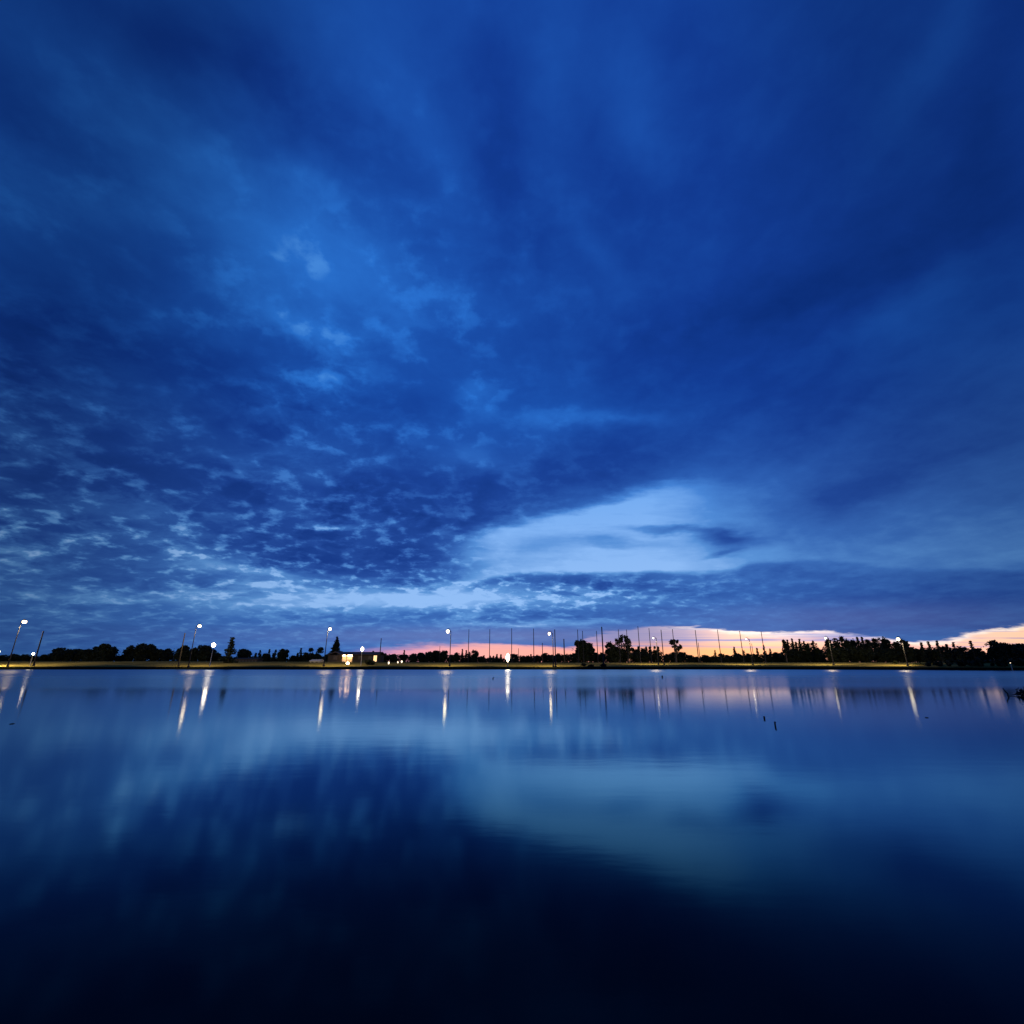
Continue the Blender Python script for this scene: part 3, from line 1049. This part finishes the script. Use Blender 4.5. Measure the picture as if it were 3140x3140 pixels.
# ------------------------------------------------------------------ tall poles of the ball net
def pole(px, top, depth, r, label, group, name='net_pole', m=None, cap=True):
    base, H = gpos(px, top, depth)
    root = empty(name, base)
    tag(root, label, 'pole', group)
    MB().tube([(0, 0, -0.3), (0, 0, H * 0.5), (0, 0, H)], [r * 1.25, r, r * 0.8], 8).build('shaft', m or M_steel, root)
    MB().lathe([(r * 1.8, 0), (r * 1.8, 0.25), (r * 1.3, 0.32)], seg=8).build('base_collar', m or M_steel, root)
    if cap:
        MB().lathe([(r * 0.95, 0), (r * 1.1, 0.08), (r * 0.3, 0.2)], 0, 0, H + 0.002, 8).build('cap', m or M_steel, root)
    return root


GP = 'tall slender poles of the sports net'
poles = [(1438, 1931, 200), (1502, 1931, 195), (1569, 1928, 190), (1636, 1929, 180), (1771, 1932, 178), (1786, 1936, 182), (1829, 1936, 176),
         (1896, 1932, 170), (1921, 1932, 178), (1956, 1922, 170), (1990, 1928, 178), (2027, 1933, 150), (2062, 1931, 172), (2132, 1934, 160),
         (2200, 1932, 172), (2268, 1936, 168), (2334, 1938, 170)]
for i, (x, y, d) in enumerate(poles):
    n_ = 'leftmost' if i == 0 else ('rightmost' if i == len(poles) - 1 else ORD[i] + ' from the left')
    pole(x, y, d, 0.13, f'slender dark net pole, {n_} of the tall row', GP)
GS = 'shorter dark poles along the shore'
for x, y, d, r, l in [
    (133, 1937, 141, 0.17, 'dark leaning-looking wooden pole near the left edge beside a small lamp'),
    (567, 1943, 141, 0.15, 'dark wooden pole just left of the tall lamp near the dome tree'),
    (1169, 1959, 168, 0.15, 'dark pole standing at the right end of the lit house'),
    (1349, 1982, 190, 0.09, 'thin short pole left of the lamp nearest the first net pole'),
    (1590, 1990, 190, 0.11, 'short pale pole just right of the oval lamp'),
    (1663, 1973, 170, 0.13, 'short pole left of the crescent-bright lamp'),
    (1729, 1961, 160, 0.19, 'stout short pole between crescent lamp and round-crowned tree'),
    (2141, 1972, 175, 0.11, 'short pole right of the lone airy tree'),
    (2305, 1975, 175, 0.10, 'short thin pole among the conifers below the orange sky'),
    (2874, 1965, 150, 0.09, 'thin pole rising from the spiky trees on the right'),
    (2976, 1966, 145, 0.09, 'thin pole just left of the broad rightmost tree')]:
    pole(x, y, d, r, l, GS, 'wooden_pole', M_wood)
pole(1845, 1924, 138.5, 0.19, 'thickest and nearest pole, standing on the bank left of the broken clump', GP, 'thick_pole')
pole(1701, 1932, 139, 0.14, 'tall pole on the bank just right of the crescent-bright lamp', GP)


# ------------------------------------------------------------------ lamps
def bulb(rad, hz, cx, cy, cz, seg=10):
    prof = []
    for k in range(9):
        a = -math.pi / 2 + math.pi * k / 8
        prof.append((max(0.01, rad * math.cos(a)), hz * math.sin(a)))
    return MB().lathe(prof, cx, cy, cz, seg)


def down_light(root, loc, watts, colr=(1.0, 0.74, 0.36), cone=150):
    l = bpy.data.lights.new('lamp_light', 'SPOT')
    l.energy = watts
    l.color = colr
    l.spot_size = R(cone)
    l.spot_blend = 0.25
    l.shadow_soft_size = 0.2
    o = bpy.data.objects.new('lamp_light', l)
    col.objects.link(o)
    o.parent = root
    o.location = loc
    o.rotation_euler = (R(60), 0, 0)      # floodlight aimed inland over the field
    return o


def street_lamp(px, top, depth, label, rad=0.42, hz=0.36, m=None, arm=0.9, side=1, group='tall street lamps along the far shore', name='street_lamp', watts=7500):
    """tall post, short bracket arm, hooded head with a glowing globe below"""
    hd, Hh = gpos(px, top, depth)
    bx = hd.x - side * arm
    base = Vector((bx, depth, ground_z(bx, depth)))
    H = hd.z + Hh - base.z
    root = empty(name, base)
    tag(root, label, 'street lamp', group)
    MB().tube([(0, 0, -0.3), (0, 0, H * 0.5), (0, 0, H + 0.1)], [0.15, 0.115, 0.08], 8).build('post', M_steel, root)
    MB().lathe([(0.28, 0), (0.28, 0.35), (0.17, 0.5)], seg=10).build('base', M_steel, root)
    MB().tube([(0, 0, H - 0.35), (side * arm * 0.45, 0, H + hz + 0.28), (side * arm, 0, H + hz + 0.3)], [0.07, 0.06, 0.05], 7).build('arm', M_steel, root)
    head = MB().lathe([(rad * 0.9, 0), (rad * 0.85, 0.08), (rad * 0.3, 0.26), (0.05, 0.3)], side * arm, 0, H + hz * 0.86, 12).build('hood', M_steel, root)
    bulb(rad, hz, side * arm, 0, H).build('bulb', m or M_bulb, root, True)
    down_light(root, (side * arm, 0, H - hz - 0.1), watts)
    g = down_light(root, (side * arm, -0.05, H - hz - 0.12), 320, (1.0, 0.72, 0.38), 163)
    g.rotation_euler = (0, 0, 0)
    g.data.spot_blend = 0.03
    g.data.shadow_soft_size = 0.3
    return root


street_lamp(75, 1907, 139, 'tall bright lamp nearest the left edge, highest of all the lamps', rad=0.50, hz=0.45, watts=13000)
street_lamp(612, 1920, 139, 'tall bright lamp on a thin post beside the dark wooden pole', rad=0.40, hz=0.38)
street_lamp(1012, 1929, 139, 'tall lamp left of the spire-shaped conifer', rad=0.36, hz=0.42, side=1, arm=0.6)
street_lamp(1373, 1936, 139, 'tall lamp midway between lit house and first net pole', rad=0.40, hz=0.48, side=-1)
street_lamp(1684, 1943, 139, 'lamp glowing as a small crescent among the net poles', rad=0.28, hz=0.42, side=-1, arm=1.0)
street_lamp(2003, 1957, 150, 'faintest lamp, a dim dot over the spiky hedge', rad=0.12, hz=0.12, m=M_bulb_dim, side=-1)
street_lamp(2288, 1960, 146, 'dim lamp low among the conifers under the orange sky', rad=0.12, hz=0.12, m=M_bulb_dim, side=-1)
street_lamp(2531, 1957, 142, 'small pale lamp at the top of the dense wood', rad=0.22, hz=0.30, m=M_bulb_faint, side=-1)
street_lamp(2754, 1960, 133, 'bright lamp on a leaning-looking post at the right end of the wood', rad=0.40, hz=0.42, m=M_bulb_faint, side=-1)
street_lamp(-8, 1999, 139, 'lamp cut by the left edge of the photo', rad=0.5, hz=0.5, m=M_bulb_mid, side=1)


def globe_lamp(px, top, depth, rad, hz, label, group='low lamps along the waterside path', m=None):
    base, H = gpos(px, top, depth)
    root = empty('globe_lamp', base)
    tag(root, label, 'lamp', group)
    MB().tube([(0, 0, -0.2), (0, 0, H - hz * 0.9)], [0.10, 0.06], 8).build('post', M_pale, root)
    MB().lathe([(0.06, 0), (rad * 0.5, 0.1), (rad * 0.55, 0.16)], 0, 0, H - hz * 0.9 - 0.12, 10).build('collar', M_steel, root)
    MB().lathe([(rad * 0.4, 0), (rad * 0.3, 0.07), (0.03, 0.12)], 0, 0, H + hz * 0.97, 10).build('cap', M_steel, root)
    n = 9
    prof = [(max(0.01, rad * math.sin(math.pi * k / n) * (0.72 + 0.28 * k / n)), -hz + 2 * hz * k / n) for k in range(n + 1)]
    MB().lathe(prof, 0, 0, H, 12).build('globe', m or M_bulb_mid, root, True)
    return root


globe_lamp(655, 1978, 139, 0.60, 0.70, 'large teardrop-bright path lamp beside the dark clump left of the ragged conifer')
globe_lamp(1111, 1991, 142, 0.46, 0.72, 'teardrop-bright path lamp in front of the house roof')
globe_lamp(1557, 2017, 139, 0.60, 1.25, 'brightest lamp, a tall white oval low among the net poles')
globe_lamp(102, 2005, 141, 0.35, 0.38, 'small lamp at the foot of the dark pole near the left edge')
globe_lamp(1066, 2034, 142, 0.5, 0.38, 'warm lamp low on the lawn by the lit terrace', m=M_glow)
globe_lamp(1192, 2033, 150, 0.28, 0.45, 'small white lantern, nearest the house of the three on the lawn', 'small lawn lanterns', M_bulb_small)
globe_lamp(1220, 2031, 155, 0.22, 0.35, 'small dim lantern, middle one of the three on the lawn', 'small lawn lanterns', M_bulb_small)
globe_lamp(1232, 2029, 155, 0.30, 0.40, 'small lantern, rightmost of the three on the lawn', 'small lawn lanterns', M_bulb_small)
globe_lamp(3098, 2033, 118, 0.10, 0.12, 'tiny dim lamp in the dark bushes at right', 'small lawn lanterns', M_bulb_small)


# ------------------------------------------------------------------ buildings
def gable_roof(x0, x1, y0, y1, z0, z1, over=0.5, axis='x', th=0.22):
    mb = MB()
    if axis == 'x':
        ym = (y0 + y1) / 2
        prof = [(y0 - over, z0 - 0.2), (ym, z1), (y1 + over, z0 - 0.2), (y1 + over, z0 - 0.2 - th), (ym, z1 - th * 1.4), (y0 - over, z0 - 0.2 - th)]
        A = [(x0 - over, a, b) for a, b in prof]
        B = [(x1 + over, a, b) for a, b in prof]
    else:
        xm = (x0 + x1) / 2
        prof = [(x0 - over, z0 - 0.2), (xm, z1), (x1 + over, z0 - 0.2), (x1 + over, z0 - 0.2 - th), (xm, z1 - th * 1.4), (x0 - over, z0 - 0.2 - th)]
        A = [(a, y0 - over, b) for a, b in prof]
        B = [(a, y1 + over, b) for a, b in prof]
    mb.v = A + B
    n = 6
    mb.f = [tuple(range(n)), tuple(range(n, 2 * n))[::-1]]
    # split caps into quads to stay planar-safe
    mb.f = [(0, 1, 4, 5), (1, 2, 3, 4), (n + 5, n + 4, n + 1, n), (n + 4, n + 3, n + 2, n + 1)]
    for k in range(n):
        a, b = k, (k + 1) % n
        mb.f.append((b, a, a + n, b + n))
    return mb


def window(parent, x0, x1, z0, z1, y, m_pane, name='window'):
    fr = MB()
    t_ = 0.09
    fr.box(x0 - t_, x0, y - 0.06, y + 0.02, z0 - t_, z1 + t_).box(x1, x1 + t_, y - 0.06, y + 0.02, z0 - t_, z1 + t_)
    fr.box(x0, x1, y - 0.06, y + 0.02, z1, z1 + t_).box(x0, x1, y - 0.06, y + 0.02, z0 - t_, z0)
    xm = (x0 + x1) / 2
    fr.box(xm - 0.03, xm + 0.03, y - 0.05, y + 0.01, z0, z1)
    w = fr.build(name, M_shut, parent)
    pn = MB()
    pn.box(x0, xm - 0.032, y - 0.02, y - 0.005, z0, z1).box(xm + 0.032, x1, y - 0.02, y - 0.005, z0, z1)
    pn.build('pane', m_pane, w)
    return w


HD = 172.0
hb, _ = gpos(1100, 2000, HD)
house = empty('house', hb)
tag(house, 'long low house with dark roof, warmly lit terrace at its left end', 'house')
xa = at(1042, 2030, HD).x - hb.x
xt = at(1079, 2030, HD).x - hb.x
xb = at(1158, 2030, HD).x - hb.x
xg = at(996, 2030, HD).x - hb.x
eave, ridge = 2.55, at(1100, 1998, HD).z - hb.z
MB().box(xt, xb, 0, 8, -0.3, eave).build('wall', M_wall, house)
gable_roof(xa, xb, -0.6, 8.6, eave + 0.25, ridge, 0.4).build('roof', M_roof, house)
# terrace: back wall, posts, ceiling lamp
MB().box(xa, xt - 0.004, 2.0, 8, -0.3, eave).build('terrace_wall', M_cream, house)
for x in (xa + 0.2, (xa + xt) / 2):
    MB().tube([(x, 0.2, -0.2), (x, 0.2, eave)], 0.08, 6).build('terrace_post', M_shut, house)
for x in (xa + 0.9, (xa + xt) / 2 + 0.5, xt - 0.8):
    bulb(0.42, 0.26, x, 1.0, eave - 0.42, 12).build('terrace_light', M_glow, house, True)
for k in range(5):
    x = xt + (xb - xt) * (k + 0.5) / 5
    if k in (1, 3):
        window(house, x - 0.55, x + 0.55, 0.9, 2.0, -0.03, M_shut)
window(house, xb - 1.5, xb - 0.4, 0.15, 2.15, -0.03, M_glass, 'lit_door')
MB().box(xb - 3.2, xb - 2.7, 3.6, 4.2, ridge - 1.0, ridge + 0.35).build('chimney', M_wall, house)
# gabled wing left of the terrace, roof in shadow
wing = MB().box(xg, xa - 0.01, 2.5, 9, -0.3, 2.4)
wing.build('gabled_wing', M_wall, house)
gable_roof(xg, xa - 0.4, 2.5, 9, 2.7, at(1020, 1998, HD + 4).z - hb.z, 0.35, 'y').build('wing_roof', M_roof, house)
window(house, (xg + xa) / 2 - 0.6, (xg + xa) / 2 + 0.6, 0.9, 2.0, 2.47, M_shut)


def shed(px0, px1, top, depth, label, nopen, m, roofm=None):
    b, H = gpos((px0 + px1) / 2, top, depth)
    wv_ = (at(px1, 2030, depth).x - at(px0, 2030, depth).x) / 2
    root = empty('shed', b)
    tag(root, label, 'shed', 'low pale sheds')
    MB().box(-wv_, wv_, 0, 4, -0.2, H - 0.25).build('wall', m, root)
    gable_roof(-wv_, wv_, 0, 4, H - 0.02, H + 0.25, 0.2).build('roof', m, root)
    for k in range(nopen):
        x = -wv_ + 2 * wv_ * (k + 0.5) / nopen
        w = wv_ / nopen * 0.45
        d = MB().box(x - w, x + w, -0.05, 0.02, -0.05, (H - 0.5) * 0.86).build('door', M_shut, root)
        MB().box(x + w * 0.6, x + w * 0.75, -0.10, -0.052, 0.7, 0.85).build('handle', M_steel, d)
    return root


shed(951, 979, 2024, 160, 'small pale shed with light wall standing on the lit grass', 2, M_pale)
shed(722, 790, 2019, 185, 'long dim grey shed with a row of openings right of the ragged conifer', 7, M_wall)

# ------------------------------------------------------------------ things in the water
def stake(px, row_base, hpx, label, lean=0.0, r=0.03):
    d = ray(px, row_base)
    depth = -CAM_Z / d.z * d.y
    p = at(px, row_base, depth)
    H = hpx / F * depth * 0.92
    root = empty('stake', (p.x, p.y, 0))
    tag(root, label, 'stake', 'dark stakes standing in the water')
    MB().tube([(0, 0, -0.5), (lean * 0.4, 0, H * 0.5), (lean, 0, H)], [r, r * 1.15, r * 0.75], 8).build('shaft', M_wet, root)
    MB().lathe([(r * 1.1, 0), (r * 1.6, H * 0.1), (r * 1.35, H * 0.22), (r * 0.4, H * 0.3)], lean * 0.9, 0, H * 0.74, 8).build('weed_clump', M_wet, root)
    return root


stake(2377, 2226, 12, 'taller dark stake of the close pair standing in the lake', 0.01, 0.02)
stake(2344, 2204, 7, 'shorter dark stake left of the taller one in the lake', 0.0, 0.024)
stake(2031, 2079, 7, 'tiny dark stake far out below the spiky hedge', 0, 0.07)
stake(1510, 2083, 6, 'tiny leaning stake far out left of the oval lamp reflection', 0.15, 0.05)

d0 = ray(3130, 2134)
DD = -CAM_Z / d0.z * d0.y
q = at(3128, 2134, DD)
snag = empty('driftwood_branch', (q.x, q.y, 0))
tag(snag, 'dark half-sunk driftwood branch with twigs and debris at the right edge', 'driftwood')
u = lambda px: (px - 3128) / F * DD
w_ = lambda row_: (2134 - row_) / F * DD
MB().tube([(u(3092), 0.0, -0.05), (u(3095), 0, w_(2128)), (u(3088), 0, w_(2119)), (u(3086), 0, w_(2113))], [0.03, 0.035, 0.03, 0.015], 7).build('upright_stub', M_wet, snag)
MB().tube([(u(3093), 0, 0.02), (u(3110), 0.05, 0.05), (u(3124), 0.1, 0.06), (u(3136), 0.1, 0.08)], [0.015, 0.022, 0.03, 0.05], 7).build('stem', M_wet, snag)
rg = np.random.default_rng(5)
pp = in_ball(rg, 260, 0.1) * (0.42, 0.28, 0.17) + np.array((u(3150), 0.1, 0.14))
v_, f_ = leaf_quads(rg, pp, 0.06)
np_mesh('debris', v_, f_, M_wet, snag)
mb = MB()
for (x0, x1, r0_, r1_) in [(3128, 3126, 2126, 2115), (3134, 3142, 2124, 2113), (3126, 3136, 2118, 2112), (3145, 3150, 2122, 2108)]:
    mb.tube([(u(x0), 0.08, w_(r0_)), (u((x0 + x1) / 2) + 0.02, 0.08, w_((r0_ + r1_) / 2)), (u(x1), 0.08, w_(r1_))], [0.02, 0.015, 0.008], 6)
mb.build('twigs', M_wet, snag)
for px, rw, l in [(2842, 2201, 'small flat mat of floating weed below the right-hand lamp'), (36, 2220, 'small mat of floating weed near the left edge')]:
    d = ray(px, rw)
    dd = -CAM_Z / d.z * d.y
    p = at(px, rw, dd)
    pp = in_ball(rg, 120, 0.0) * (0.035, 0.06, 0.008) + np.array((0, 0, 0.003))
    v_, f_ = leaf_quads(rg, pp, 0.014)
    root = empty('floating_weed', (p.x, p.y, 0))
    tag(root, l, 'water weed', 'floating weed')
    np_mesh('leaves', v_, f_, M_wet, root)
